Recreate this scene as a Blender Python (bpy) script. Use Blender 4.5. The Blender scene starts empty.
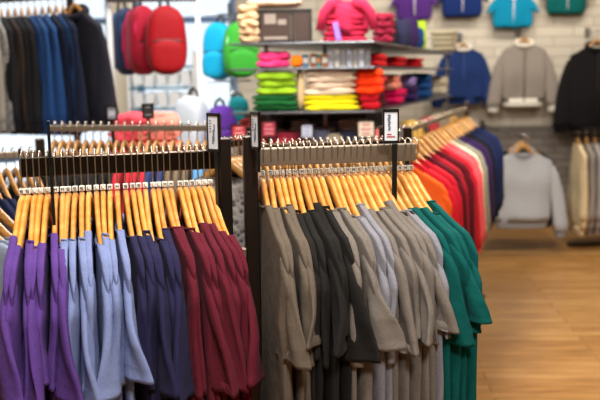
import bpy, math, random
from mathutils import Vector, Matrix, noise
R = math.radians
rnd = random.Random(7)
S = bpy.context.scene
C = S.collection

# ------------------------------------------------------------------ camera
F = 833.33
CAM = Vector((0, 0, 1.55))
PITCH, ROLL = R(8.5), R(0.9)
cam_rot = Matrix.Rotation(R(90) - PITCH, 4, 'X') @ Matrix.Rotation(-ROLL, 4, 'Z')
cd = bpy.data.cameras.new('camera'); cam = bpy.data.objects.new('camera', cd); C.objects.link(cam)
cam.matrix_world = Matrix.Translation(CAM) @ cam_rot
cd.lens = 50; cd.sensor_width = 36; cd.clip_end = 60
cd.dof.use_dof = True; cd.dof.focus_distance = 1.84; cd.dof.aperture_fstop = 3.6
S.camera = cam
_r3 = cam_rot.to_3x3()
def P(px, py, Y):
    d = _r3 @ Vector(((px-300)/F, -(py-200)/F, -1))
    return CAM + d*(Y/d.y)
def PH(px, py, h):
    d = _r3 @ Vector(((px-300)/F, -(py-200)/F, -1))
    return CAM + d*((h-CAM.z)/d.z)

# ------------------------------------------------------------------ materials
def lin(c):
    if isinstance(c, str):
        c = [int(c[i:i+2], 16)/255 for i in (0, 2, 4)]
    return tuple(((x+.055)/1.055)**2.4 if x > .04045 else x/12.92 for x in c) + (1,)
_mats = {}
def base_mat(name):
    m = bpy.data.materials.new(name); m.use_nodes = True
    return m, m.node_tree.nodes, m.node_tree.links, m.node_tree.nodes['Principled BSDF']
def plain(name, col, rough=.5, metal=0, coat=0):
    if name in _mats: return _mats[name]
    m, n, l, b = base_mat(name)
    b.inputs['Base Color'].default_value = lin(col); b.inputs['Roughness'].default_value = rough
    b.inputs['Metallic'].default_value = metal; b.inputs['Coat Weight'].default_value = coat
    ns = n.new('ShaderNodeTexNoise'); ns.inputs['Scale'].default_value = 60
    tc = n.new('ShaderNodeTexCoord'); l.new(tc.outputs['Object'], ns.inputs['Vector'])
    bp = n.new('ShaderNodeBump'); bp.inputs['Strength'].default_value = .05; bp.inputs['Distance'].default_value = .002
    l.new(ns.outputs['Fac'], bp.inputs['Height']); l.new(bp.outputs['Normal'], b.inputs['Normal'])
    _mats[name] = m
    return m
def fabric(col, heather=.12, light=None, scale=620, rough=.92, sheen=.02):
    key = ('fab', col, heather, light, scale)
    if key in _mats: return _mats[key]
    m, n, l, b = base_mat('fabric_' + (col if isinstance(col, str) else 'c'))
    c = lin(col)
    tc = n.new('ShaderNodeTexCoord')
    ns = n.new('ShaderNodeTexNoise'); ns.inputs['Scale'].default_value = scale; ns.inputs['Detail'].default_value = 3
    mp = n.new('ShaderNodeMapping'); mp.inputs['Scale'].default_value = (1, 1, 1.8)
    l.new(tc.outputs['Object'], mp.inputs['Vector']); l.new(mp.outputs['Vector'], ns.inputs['Vector'])
    cr = n.new('ShaderNodeValToRGB')
    cr.color_ramp.elements[0].position = .36; cr.color_ramp.elements[1].position = .66
    cr.color_ramp.elements[0].color = tuple(x*(1-heather*1.6) for x in c[:3]) + (1,)
    hi = lin(light) if light else tuple(min(1, x*(1+heather*1.6)) for x in c[:3]) + (1,)
    cr.color_ramp.elements[1].color = hi
    l.new(ns.outputs['Fac'], cr.inputs['Fac'])
    n2 = n.new('ShaderNodeTexNoise'); n2.inputs['Scale'].default_value = 26; n2.inputs['Detail'].default_value = 4
    l.new(tc.outputs['Object'], n2.inputs['Vector'])
    l.new(cr.outputs['Color'], b.inputs['Base Color'])
    bp = n.new('ShaderNodeBump'); bp.inputs['Strength'].default_value = .55; bp.inputs['Distance'].default_value = .006
    l.new(n2.outputs['Fac'], bp.inputs['Height'])
    b2 = n.new('ShaderNodeBump'); b2.inputs['Strength'].default_value = .3; b2.inputs['Distance'].default_value = .001
    l.new(ns.outputs['Fac'], b2.inputs['Height']); l.new(bp.outputs['Normal'], b2.inputs['Normal'])
    l.new(b2.outputs['Normal'], b.inputs['Normal'])
    b.inputs['Roughness'].default_value = rough; b.inputs['Sheen Weight'].default_value = sheen
    b.inputs['Specular IOR Level'].default_value = .15
    _mats[key] = m
    return m
def wood(name, dark, light, scale=14, rough=.32, coat=.35, stretch=(1, 6, 6)):
    if name in _mats: return _mats[name]
    m, n, l, b = base_mat(name)
    tc = n.new('ShaderNodeTexCoord'); oi = n.new('ShaderNodeObjectInfo')
    mp = n.new('ShaderNodeMapping'); mp.inputs['Scale'].default_value = stretch
    ad = n.new('ShaderNodeVectorMath'); ad.operation = 'ADD'
    l.new(tc.outputs['Object'], ad.inputs[0]); l.new(oi.outputs['Location'], ad.inputs[1])
    l.new(ad.outputs[0], mp.inputs['Vector'])
    ns = n.new('ShaderNodeTexNoise'); ns.inputs['Scale'].default_value = scale; ns.inputs['Detail'].default_value = 5
    l.new(mp.outputs['Vector'], ns.inputs['Vector'])
    cr = n.new('ShaderNodeValToRGB'); cr.color_ramp.elements[0].color = lin(dark); cr.color_ramp.elements[1].color = lin(light)
    cr.color_ramp.elements[0].position = .35; cr.color_ramp.elements[1].position = .65
    l.new(ns.outputs['Fac'], cr.inputs['Fac'])
    hs = n.new('ShaderNodeHueSaturation')
    mr = n.new('ShaderNodeMapRange'); mr.inputs['To Min'].default_value = .8; mr.inputs['To Max'].default_value = 1.15
    l.new(oi.outputs['Random'], mr.inputs['Value']); l.new(mr.outputs['Result'], hs.inputs['Value'])
    l.new(cr.outputs['Color'], hs.inputs['Color']); l.new(hs.outputs['Color'], b.inputs['Base Color'])
    b.inputs['Roughness'].default_value = rough; b.inputs['Coat Weight'].default_value = coat
    _mats[name] = m
    return m
def knit_mat(name, c1, c2, sc=55):
    m, n, l, b = base_mat(name)
    tc = n.new('ShaderNodeTexCoord'); v = n.new('ShaderNodeTexVoronoi'); v.inputs['Scale'].default_value = sc
    cr = n.new('ShaderNodeValToRGB'); cr.color_ramp.elements[0].color = lin(c2); cr.color_ramp.elements[1].color = lin(c1)
    cr.color_ramp.elements[0].position = .15; cr.color_ramp.elements[1].position = .55
    l.new(tc.outputs['Object'], v.inputs['Vector']); l.new(v.outputs['Distance'], cr.inputs['Fac'])
    l.new(cr.outputs['Color'], b.inputs['Base Color'])
    bp = n.new('ShaderNodeBump'); bp.inputs['Strength'].default_value = .8; bp.inputs['Distance'].default_value = .006
    l.new(v.outputs['Distance'], bp.inputs['Height']); l.new(bp.outputs['Normal'], b.inputs['Normal'])
    b.inputs['Roughness'].default_value = .95
    return m

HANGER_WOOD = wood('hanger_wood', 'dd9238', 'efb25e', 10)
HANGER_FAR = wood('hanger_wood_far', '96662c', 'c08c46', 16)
HOOK = plain('hook_steel', 'd8cdb8', .22, 1)
STEEL = plain('rack_steel', '463c34', .22, 1)
STEEL_R = plain('rack_steel_grey', '9a8c7c', .42, .75)
DARK_STEEL = plain('dark_post', '463c36', .32, .9)
CHROME = plain('chrome', 'c9ccd0', .18, 1)
BLACK = plain('black_plastic', '0e0d0d', .35)
CARD = plain('white_card', 'dfe4ec', .5)
INK_BLUE = plain('blue_print', '33406e', .6)
INK_RED = plain('red_print', 'b03a3a', .6)
INK_GREY = plain('grey_print', '6f7c92', .6)
MARKER = plain('marker_plastic', 'f4efe4', .4)
INK = plain('marker_ink', '26221f', .6)
WHITE = plain('white_paint', 'e6e8ea', .5)
ZIP = plain('zip_metal', 'b9b4aa', .35, .8)

# ------------------------------------------------------------------ mesh helpers
class MB:
    def __init__(s): s.v = []; s.f = []
    def add(s, vs, fs):
        k = len(s.v); s.v += [tuple(v) for v in vs]; s.f += [tuple(i+k for i in f) for f in fs]; return s
    def box(s, c, d, rz=0, M=None):
        vs = []
        for z in (-1, 1):
            for y in (-1, 1):
                for x in (-1, 1):
                    p = Vector((x*d[0]/2, y*d[1]/2, z*d[2]/2))
                    if rz: p = Matrix.Rotation(rz, 3, 'Z') @ p
                    if M: p = M @ p
                    vs.append(p + Vector(c))
        return s.add(vs, [(0,2,3,1),(4,5,7,6),(0,1,5,4),(2,6,7,3),(0,4,6,2),(1,3,7,5)])
    def loft(s, rings, cap=True, capend=True):
        n = len(rings[0]); vs = [p for r in rings for p in r]; fs = []
        for i in range(len(rings)-1):
            for j in range(n):
                k = (j+1) % n
                fs.append((i*n+j, i*n+k, (i+1)*n+k, (i+1)*n+j))
        if cap: fs.append(tuple(range(n-1, -1, -1)))
        if capend: fs.append(tuple((len(rings)-1)*n+j for j in range(n)))
        return s.add(vs, fs)
    def tube(s, pts, r, n=8, flat=1.0):
        pts = [Vector(p) for p in pts]; rings = []
        up = None
        for i, p in enumerate(pts):
            t = (pts[min(i+1, len(pts)-1)] - pts[max(i-1, 0)]).normalized()
            if up is None:
                up = Vector((0, 1, 0)) if abs(t.y) < .9 else Vector((1, 0, 0))
            a = t.cross(up).normalized(); up2 = a.cross(t).normalized(); up = up2
            rr = r(i/(len(pts)-1)) if callable(r) else r
            rings.append([p + a*math.cos(2*math.pi*j/n)*rr + up2*math.sin(2*math.pi*j/n)*rr*flat for j in range(n)])
        return s.loft(rings)
    def build(s, name, mat, parent=None, smooth=True, bevel=0, sub=0, loc=None):
        me = bpy.data.meshes.new(name); me.from_pydata(s.v, [], s.f)
        if smooth: me.polygons.foreach_set('use_smooth', [True]*len(me.polygons))
        me.materials.append(mat); me.update()
        o = bpy.data.objects.new(name, me); C.objects.link(o)
        if parent: o.parent = parent
        if loc: o.location = loc
        if bevel:
            b = o.modifiers.new('bevel', 'BEVEL'); b.width = bevel; b.segments = 2; b.limit_method = 'ANGLE'
            if smooth: me.polygons.foreach_set('use_smooth', [False]*len(me.polygons))
        if sub:
            b = o.modifiers.new('sub', 'SUBSURF'); b.levels = sub; b.render_levels = sub
        return o
def tag(o, label, cat, group=None, kind=None):
    o['label'] = label; o['category'] = cat
    if group: o['group'] = group
    if kind: o['kind'] = kind
    return o
def empty(name, loc=(0, 0, 0), rz=0):
    o = bpy.data.objects.new(name, None); C.objects.link(o)
    o.location = loc; o.rotation_euler = (0, 0, rz); o.empty_display_size = .05
    return o
def struct(o): o['kind'] = 'structure'; return o
def dup(root, loc, rz):
    r = root.copy(); C.objects.link(r); r.location = loc; r.rotation_euler = (0, 0, rz)
    for ch in root.children:
        c = ch.copy(); C.objects.link(c); c.parent = r
        for g in ch.children:
            d = g.copy(); C.objects.link(d); d.parent = c
    return r
def sm(x): x = max(0, min(1, x)); return x*x*(3-2*x)
def interp(pts, x):
    if x <= pts[0][0]: return pts[0][1]
    for (a, b), (c, d) in zip(pts, pts[1:]):
        if x <= c: return b + (d-b)*(x-a)/(c-a)
    (a, b), (c, d) = pts[-2:]
    return d + (d-b)/(c-a)*(x-c)

# ------------------------------------------------------------------ hangers
# local frame: origin at the neck of the hanger, +x one arm, z up
ARM = [(0, -.002), (.015, -.006), (.035, -.024), (.06, -.047), (.09, -.073), (.13, -.100), (.17, -.121), (.208, -.137)]
def arm_z(u): return interp(ARM, abs(u))
def hanger_body_mesh(n=12, far=False):
    m = MB(); rings = []
    us = [-.206, -.19, -.15, -.11, -.08, -.055, -.035, -.018, 0, .018, .035, .055, .08, .11, .15, .19, .206]
    for i, u in enumerate(us):
        e = 1e-3
        z = arm_z(u); hgt = interp([(0, .0125), (.06, .0135), (.15, .012), (.215, .009)], abs(u))
        th = interp([(0, .0062), (.12, .0058), (.206, .0042)], abs(u))
        if i in (0, len(us)-1): hgt *= .6; th *= .6
        dz = (arm_z(abs(u)+.004)-arm_z(max(0, abs(u)-.004)))/.008 if u else 0
        sg = 1 if u >= 0 else -1
        nx, nz = (-dz*sg, 1); L = math.hypot(nx, nz); nx /= L; nz /= L
        bow = .35*u*u
        ring = []
        for j in range(n):
            a = 2*math.pi*j/n
            ca, sa = math.cos(a), math.sin(a)
            ca = math.copysign(abs(ca)**.7, ca); sa = math.copysign(abs(sa)**.7, sa)
            ring.append((u+nx*ca*hgt, bow+sa*th, z-.004+nz*ca*hgt))
        rings.append(ring)
    return m.loft(rings)
def hook_mesh(front, r=.0016, n=8, h=.065):
    # stem rises on the near side (front=True: over the rail and down behind it), otherwise mirrored
    s = -1 if front else 1
    pts = [(0, 0, 0), (0, 0, .02), (0, 0, h-.016)]
    R0 = .0165
    for k in range(0, 11):
        a = math.pi*k/10
        pts.append((s*(R0-R0*math.cos(a)), 0, h-.010+R0*math.sin(a)))
    pts.append((s*(2*R0), 0, h-.022)); pts.append((s*(2*R0-.004), 0, h-.031)); pts.append((s*(2*R0-.001), 0, h-.036))
    return MB().tube(pts, r, n)
def letter(ch):
    m = MB(); w, h, t = .0052, .0062, .0013
    def seg(x0, z0, x1, z1):
        d = Vector((x1-x0, 0, z1-z0)); L = d.length; a = math.atan2(d.z, d.x)
        m.box(((x0+x1)/2, 0, (z0+z1)/2), (L+t, .0006, t), M=Matrix.Rotation(-a, 3, 'Y'))
    if ch == 'M': seg(-w/2, -h/2, -w/2, h/2); seg(w/2, -h/2, w/2, h/2); seg(-w/2, h/2, 0, 0); seg(0, 0, w/2, h/2)
    if ch == 'L': seg(-w/2, -h/2, -w/2, h/2); seg(-w/2, -h/2, w/2, -h/2)
    if ch == 'S':
        for z in (-h/2, 0, h/2): seg(-w/2, z, w/2, z)
        seg(-w/2, 0, -w/2, h/2); seg(w/2, -h/2, w/2, 0)
    # turn to face +x
    m.v = [(y, x, z) for x, y, z in m.v]
    return m
def make_hanger(front, ch, h=.065):
    t = empty('wooden_hanger')
    hanger_body_mesh().build('hanger_arms', HANGER_WOOD, t)
    hook_mesh(front, h=h).build('hook', HOOK, t)
    mk = MB().box((0, 0, .0135), (.0125, .0118, .0115)).build('size_marker', MARKER, t, bevel=.0012)
    lt = letter(ch).build('marker_letter', INK, mk, smooth=False); lt.location = (.0066, 0, .0135)
    return t
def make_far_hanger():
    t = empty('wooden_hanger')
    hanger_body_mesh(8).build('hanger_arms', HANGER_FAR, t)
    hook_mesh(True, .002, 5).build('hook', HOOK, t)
    return t

# ------------------------------------------------------------------ garments
def fn(x, y, z): return noise.noise(Vector((x, y, z)))
def torso(p, lo=False):
    nq = 14 if lo else 30; ns = 14 if lo else 34
    W0, W1, L, T0, T1 = p['w0'], p['w1'], p['len'], p['t0'], p['t1']
    nk = p['neck']; A = p['fold']; ph = p['phase']; tilt = p['tilt']; sd = p['seed']
    m = MB(); rings = []
    def top(u, side):
        z = arm_z(u) + .0178
        if abs(u) > .205: z -= (abs(u)-.205)*.55 + (abs(u)-.205)**2*10
        if abs(u) < nk:
            k = 1-(u/nk)**2
            edge = arm_z(nk)+.0178
            z = edge - (p['nfront'] if side > 0 else p['nback'])*k
        return z
    ts = [(i/(ns-1))**1.25 for i in range(ns)]
    def pt(q, side, s, last=False, mid=False):
        W = W0 + (W1-W0)*sm(s*1.6)
        u = q*W
        if p.get('waist'): u *= 1 - p['waist']*sm((s-.86)/.1)
        zt = top(q*W0, side); zb = -L + .01*fn(q*2, sd, 3)
        z = zt*(1-s)+zb*s
        e = max(0, 1-abs(q)**11)**.5
        T = T0+(T1-T0)*sm(s*2.2)
        ru = abs(q*W0)
        if s < .25 and ru > nk-.01: T *= 1+.22*math.exp(-((ru-nk-.009)/.006)**2)*(1-s*4)
        T += .0004*sm((ru-.15)/.05)*sm(1.2-s*3)
        if mid and ru >= nk: T *= .8; z += .0028
        if last: T = T*.42 if abs(q*W0) >= nk else T0*.8; z += .004 if abs(q*W0) >= nk else 0
        v = side*T*e
        g = sm(s*2.0)
        gl = sm((s-.25)*2.2)
        v += A*(.35*g+.65*gl)*(math.sin(17*u+ph+3*z)+.6*math.sin(37*u+ph*2.3+5*z)) + A*.9*gl*math.sin(11*z+ph*1.7+sd)
        v += side*A*.5*g*fn(u*14, z*5, sd)
        v += .35*u*u*(1-g*.4)
        v += .0015*fn(u*16+sd, z*5, sd)*sm((abs(u)-.08)/.1)*min(1, s*6)
        z += .003*fn(u*9, sd, 4)
        v += tilt*max(0, -z-.08)
        return (u, v, z)
    for i in range(ns-1, -1, -1):
        s = ts[i]; ring = []
        qs = [math.sin(math.pi/2*(-1+2*j/(nq-1))) for j in range(nq)]
        for q in qs: ring.append(pt(q, 1, s))
        for q in reversed(qs[1:-1]): ring.append(pt(q, -1, s))
        rings.append(ring)
    rings.append([pt(q, 1, 0, False, True) for q in qs] + [pt(q, -1, 0, False, True) for q in reversed(qs[1:-1])])
    ring = [pt(q, 1, 0, True) for q in qs] + [pt(q, -1, 0, True) for q in reversed(qs[1:-1])]
    rings.append(ring)
    # turn the bottom hem inward
    inner = [(x*.99, y*.6+rings[0][0][1]*0+ (sum(r[1] for r in rings[0])/len(rings[0]))*.4, z+.03) for x, y, z in rings[0]]
    m.loft([inner]+rings, cap=False, capend=False)
    # close the shoulders of the top ring
    n = len(ring); base = len(m.v)-n
    for j in range(nq-1):
        if abs(qs[j]*W0) >= nk*.98 and abs(qs[j+1]*W0) >= nk*.98:
            a, b = j, j+1; c = (n-(j+1)) % n; d = (n-j) % n
            f = [base+a, base+b, base+c, base+d]
            f2 = [];
            for x in f:
                if x not in f2: f2.append(x)
            if len(f2) > 2: m.f.append(tuple(f2))
    return m, top
def sleeve(p, sg, sl, lo=False):
    """sl: length, a (half width along the hanger at hem), b (half thickness), out, sway, twist"""
    n = 12 if lo else 26; nt = 10 if lo else 24
    m = MB(); rings = []
    sd = p['seed']+sg*3.3
    path = sl['path']
    for i in range(nt):
        t = i/(nt-1)
        cu = interp([(k, a) for k, a, b in path], t); cz = interp([(k, b) for k, a, b in path], t)
        a = interp([(0, .006), (.10, .024), (.20, .036), (.5, sl['a']*.86), (1, sl['a'])], t)
        b = interp([(0, .006), (.06, .0100), (.20, .0112 if sl['b'] < .04 else .02), (.45, .45*(sl['b']+.010)), (1, sl['b'])], t)
        if .15 < t < .24: b *= .95; a *= .985
        if .84 < t < .89: b *= .94; a *= .985
        tw = sl['twist']*sm(t)
        ring = []
        for j in range(n):
            th = 2*math.pi*j/n
            x, y = math.cos(th), math.sin(th)
            x = math.copysign(abs(x)**.75, x); y = math.copysign(abs(y)**.85, y)
            fl = .45 if sl.get('flat') else 1
            w = 1 + fl*(.16*sm(t*2)*math.sin(3*th+sd+2*t) + .10*sm(t*2)*math.sin(5*th+sd*2-3*t) + .1*fn(x*2+sd, y*2, t*5)*sm(t*3))
            X, Y = x*a*(1+(w-1)*.3), y*b*w
            if sl.get('flat'): Y += .007*sm(t*1.6)*math.sin(x*2.6+sd*2+t*1.5) + .004*math.sin(x*5+sd-3*t)*sm(t*2)
            zz = cz - sl.get('slant', .25)*X*sm(t)
            X, Y = X*math.cos(tw)-Y*math.sin(tw), X*math.sin(tw)+Y*math.cos(tw) + (.004 if sl.get('flat') else .012)*fn(x*1.5+sd, y*1.5, sd)*sm(t)
            u = cu + X
            v = Y + .35*cu*cu + sl['sway']*sm(t) + p['tilt']*max(0, -zz-.08)
            g = sm(t)
            v += p['fold']*.3*g*math.sin(11*zz+p['phase']*1.7+p['seed'])
            ring.append((sg*u, v, zz))
        if sg < 0: ring.reverse()
        rings.append(ring)
    last = rings[-1]
    c = Vector((0, 0, 0))
    for q in last: c += Vector(q)
    c /= len(last)
    for k, dz in ((.93, .0), (.84, .006), (.55, .022)):
        rings.append([tuple(c + (Vector(q)-c)*k + Vector((0, 0, dz))) for q in last])
    m.loft(rings, cap=True, capend=True)
    return m
def collar(p, top, w=.007, mat=None):
    nk = p['neck']; m = MB(); pts = []
    for side in (1, -1):
        for k in range(9):
            u = nk*math.sin(math.pi/2*(-1+2*k/8))*side
            pts.append((u, side*p['t0']*.95*max(0, 1-(u/nk)**2*.3)+.35*u*u, top(u*.999, side)-.002))
    pts.append(pts[0])
    m.tube(pts, w*.5, 6, 1)
    return m
def params(**k):
    d = dict(w0=.24, w1=.262, len=.70, t0=.0085, t1=.0115, neck=.112, nfront=.06, nback=.012, fold=.004, phase=0, tilt=0, seed=rnd.random()*50)
    d.update(k); return d
TEE_PATH = [(0, .200, -.135), (.2, .222, -.175), (.5, .232, -.25), (1, .238, -.345)]
def tee(name, mat, loc, rz, p, sl_near, sl_far, lo=False, ribmat=None):
    t = empty(name, loc, rz)
    m, top = torso(p, lo)
    m.build('body', mat, t)
    sleeve(p, 1, sl_near, lo).build('sleeve', mat, t)
    sleeve(p, -1, sl_far, lo).build('sleeve', mat, t)
    if not lo: collar(p, top).build('collar', ribmat or mat, t)
    return t
def long_sleeve_garment(name, mat, loc, rz, p, spread=.0, slen=.56, thick=.03, rib=None, hood=False, zipper=None, lo=True, collar_mat=None, waist=True, cuffz=None):
    t = empty(name, loc, rz)
    m, top = torso(p, lo)
    m.build('body', mat, t)
    zend = -.13-slen*.93
    for sg in (1, -1):
        path = [(0, .195, -.135), (.15, .222, -.175), (.5, .232+spread*.5, -.13-slen*.45), (1, .235+spread, zend)]
        a = thick*1.35
        sl = dict(path=path, a=a, b=thick, twist=0, sway=0.0, slant=.1)
        o = sleeve(p, sg, sl, lo).build('sleeve', mat, t)
        if rib:
            r = []
            cu = .235+spread
            for k, (dz, f) in enumerate(((.01, .9), (-.012, .8), (-.045, .74), (-.055, .6))):
                r.append([(sg*(cu+math.cos(2*math.pi*j/12)*a*f), .35*cu*cu+p['tilt']*(-zend)+math.sin(2*math.pi*j/12)*thick*f, zend+dz) for j in range(12)])
            MB().loft(r).build('cuff', rib, t)
    if rib and waist:
        r = []
        L = p['len']; W = p['w1']*(1-p.get('waist', 0))
        for dz, f in ((.03, .99), (0, .97), (-.04, .94), (-.05, .88)):
            r.append([(W*f*math.copysign(abs(math.cos(2*math.pi*j/20))**.6, math.cos(2*math.pi*j/20)),
                       .35*(W*math.cos(2*math.pi*j/20))**2*.6+p['tilt']*(L-.08)+(p['t1']+.006)*f*math.sin(2*math.pi*j/20), -L+dz) for j in range(20)])
        MB().loft(r).build('waistband', rib, t)
    if hood:
        r = []
        for z, a, b in ((-.145, .05, .02), (-.12, .10, .035), (-.07, .112, .045), (-.03, .095, .042), (-.012, .05, .02)):
            r.append([(a*math.cos(2*math.pi*j/14), -.012+b*math.sin(2*math.pi*j/14)*(1+.15*math.sin(3*j)), z) for j in range(14)])
        MB().loft(r).build('hood', mat, t)
    elif collar_mat:
        pts = []
        for k in range(21):
            a = 2*math.pi*k/20
            pts.append((.084*math.cos(a), .034*math.sin(a), -.050-.030*math.sin(a)))
        MB().tube(pts, .016 if name == 'jacket' else .009, 8, 1.5).build('collar', collar_mat, t)
    if zipper:
        T = p['t1']
        mm = MB()
        mm.box((0, T+.004, -(p['len']+.1)/2), (.012, .006, p['len']-.1))
        mm.build('zipper', zipper, t)
    return t

# ------------------------------------------------------------------ front racks
ORD = ['first', 'second', 'third', 'fourth', 'fifth', 'sixth', 'seventh', 'eighth', 'ninth', 'tenth', 'eleventh', 'twelfth',
       'thirteenth', 'fourteenth', 'fifteenth', 'sixteenth', 'seventeenth', 'eighteenth', 'nineteenth', 'twentieth',
       'twenty-first', 'twenty-second', 'twenty-third', 'twenty-fourth', 'twenty-fifth', 'twenty-sixth', 'twenty-seventh',
       'twenty-eighth', 'twenty-ninth', 'thirtieth']
def oriented(o, A, B):  # local x axis along A->B
    d = B-A; o.location = A; o.rotation_euler = (0, 0, math.atan2(d.y, d.x)); return d.length
RAIL_H = 1.352   # centre of the rails
def rail_point(px, Yl, pxl, Yr, pxr):
    t = (px-pxl)/(pxr-pxl); Y = Yl+(Yr-Yl)*t
    q = P(px, 160, Y)
    return Vector((q.x, Y, RAIL_H))
TONES = {
    'purple': ('543580', .10, '664694'), 'lblue': ('737fae', .12, '8997c4'), 'navy': ('221f40', .14, '2e2c50'),
    'maroon': ('591726', .12, '6b2030'), 'brown': ('605448', .16, '72665a'), 'black': ('1b1918', .2, '2a2725'),
    'grey': ('736a62', .18, '887f78'), 'lgrey': ('828088', .14, '9897a0'), 'teal': ('024a48', .10, '075c58')}
def fab(k): a, b, c = TONES[k]; return fabric(a, b, c)
def prominent(sd, big, out=1, drop=0, way=1):
    r = random.Random(sd)
    st = r.uniform(-.05, .03)
    if big:
        e = .236+.020*out+r.uniform(0, .014)*out; zz = -.325-drop-r.uniform(0, .07)
        return dict(path=[(0, .206, -.142+st*.3), (.2, .228, -.198+st*.6), (.5, .5*(.230+e), .5*(-.200+zz)), (1, e, zz)], flat=1,
                    a=.052+r.uniform(0, .012), b=.011+r.uniform(0, .005), twist=way*r.uniform(.35, .75), sway=r.uniform(-.004, .006), slant=r.uniform(-.16, .10))
    return dict(path=[(0, .206, -.142+st*.3), (.2, .225, -.198+st*.6), (.5, .224, -.28), (1, .228, -.34-drop-r.uniform(-.03, .06))], flat=1,
                a=.045, b=.009+r.uniform(0, .003), twist=r.uniform(-.15, .3), sway=r.uniform(-.005, .005), slant=r.uniform(-.1, .1))
FARSL = dict(path=TEE_PATH, a=.055, b=.012, twist=0, sway=0, slant=.2)

def fill_rack(which, xs, cols, Yl, pxl, Yr, pxr, yaw0, yaw1, off, hookfront, tilt0, tilt1, bigset, neck0=.108, neck1=.108, drop=0, hh=.065, rail_h=.035, zoff=0):
    protos = {}
    for ch in 'SML': protos[ch] = make_hanger(hookfront, ch, hh)
    used = set(); count = {}; tot = {}
    for c in cols: tot[c] = tot.get(c, 0)+1
    names = {'purple': 'purple', 'lblue': 'pale blue', 'navy': 'navy', 'maroon': 'maroon', 'brown': 'brown-grey', 'black': 'black',
             'grey': 'heather grey', 'lgrey': 'pale heather grey', 'teal': 'teal'}
    prev = None
    for i, (px, c) in enumerate(zip(xs, cols)):
        f = (px-pxl)/(pxr-pxl)
        q = rail_point(px, Yl, pxl, Yr, pxr)
        yaw = R(-90 + yaw0+(yaw1-yaw0)*f) + R(rnd.uniform(-2.2, 2.2))
        d = Vector((math.cos(yaw), math.sin(yaw), 0))
        loc = q + d*off + Vector((0, 0, zoff+rail_h/2-hh+.0060))
        ch = 'SMMLLS'[(i*5+i//4) % 6]
        pr = protos[ch]
        if ch not in used:
            used.add(ch); h = pr; h.location = loc; h.rotation_euler = (0, 0, yaw)
        else: h = dup(pr, loc, yaw)
        k = count[c] = count.get(c, 0)+1
        nm = names[c]
        who = f'{ORD[k-1]} {nm} t-shirt' if tot[c] > 1 else f'{nm} t-shirt'
        tag(h, f'light wooden hanger holding the {who} from left, front {which} rack', 'clothes hanger', f'wooden hangers on the front {which} rack')
        big = i in bigset
        p = params(phase=1.3*which.__len__() + f*2.0+rnd.uniform(-.2, .2), t0=.0074+rnd.uniform(-.0005, .0008), tilt=tilt0+(tilt1-tilt0)*f+rnd.uniform(-.01, .01), fold=.0045,
                   len=.69+rnd.uniform(-.01, .03), t1=.0105+rnd.uniform(0, .003), neck=neck0+(neck1-neck0)*f+rnd.uniform(-.020, .024), w0=.240+rnd.uniform(-.004, .006))
        t = tee('t_shirt', fab(c), loc, yaw, p, prominent(i*7+len(which), big, 1.2-.9*f if which == 'right' else 1.0, drop - (.025 if c == 'teal' else 0), 1 if rnd.random() < .75 else -1), FARSL)
        tag(t, f'{nm} t-shirt, {ORD[k-1]} of its colour from left, front {which} rack', 't-shirt', f'{nm} t-shirts on the front {which} rack')
    for ch in 'SML':
        if ch not in used: bpy.data.objects.remove(protos[ch])

LX = [22, 28, 34, 40, 47, 55, 62, 68, 74.5, 81, 88, 95, 102, 109, 116, 124, 131, 137, 144, 151.5, 157, 162.5, 169, 178, 184, 190, 196, 202, 208]
LC = ['purple']*7 + ['lblue']*8 + ['navy']*6 + ['maroon']*8
LR = (1.88, 22, 2.0, 215)
fill_rack('left', LX, LC, *LR, 5, 20, .0165, True, -.05, .01, {0, 3, 6, 9, 11, 14, 18, 20, 23, 25, 28}, .130, .126, .02, .095, .046, .002)
RX = [263, 270.5, 277, 283, 289.5, 296, 303, 309, 315.5, 322, 330, 336, 342.5, 349, 355, 361, 368, 375, 381, 387, 394, 402, 408, 414]
RC = ['brown']*4 + ['black']*5 + ['grey']*3 + ['lgrey']*2 + ['grey']*5 + ['lgrey'] + ['teal']*4
RR = (1.93, 258, 2.0, 414)
fill_rack('right', RX, RC, *RR, 8, 25, -.0165, False, -.02, -.02, {1, 3, 6, 8, 11, 14, 16, 18, 20, 22}, .102, .102, -.012, .080, .042, .012)

def rack_frame(name, A, B, label, post_at, mat, pmat, h_rail=.035, t_rail=.018, post=.028, group='floor-standing clothes racks', both=False, stub=True, low_arm=None, railz=None):
    d = B-A; L = d.length; ang = math.atan2(d.y, d.x)
    t = empty(name, (A.x, A.y, 0), ang)
    z = A.z
    MB().box((L/2, 0, z), (L, t_rail, h_rail)).build('rail', mat, t, bevel=.003)
    ps = [post_at] + ([1-post_at] if both else [])
    for k in ps:
        x = L*k + (post/2 if k >= .5 else -post/2)
        MB().box((x, 0, (z+.03)/2+.02), (post, post, z+.03-.0)).build('post', pmat, t, bevel=.003)
        MB().box((x, 0, .025), (.05, .28, .03)).build('foot', pmat, t, bevel=.004)
    if not both:
        x = L*post_at
        MB().box((L/2, 0, .02), (L, .05, .03)).build('base_bar', pmat, t, bevel=.004)
    if stub:
        x = 0 if post_at > .5 else L
        MB().box((x, 0, z+.012), (.006, t_rail+.002, .06)).build('end_stop', mat, t, bevel=.001)
    if low_arm:
        x0, x1, zz = low_arm
        MB().box(((x0+x1)/2, 0, zz), (abs(x1-x0), .02, .022)).build('lower_arm', mat, t, bevel=.002)
    return tag(t, label, 'clothes rack', group)
A = rail_point(23, *LR[:1], LR[1], *LR[2:]); A = rail_point(22, LR[0], LR[1], LR[2], LR[3]); B = rail_point(219, *LR)
rack_frame('clothing_rack', A+Vector((-.004, 0, .002)), B+Vector((0, 0, .002)), 'dark steel rack of purple, pale blue, navy and maroon t-shirts', 1, STEEL, DARK_STEEL, h_rail=.046)
A = rail_point(257, *RR); B = rail_point(415, *RR)
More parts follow.
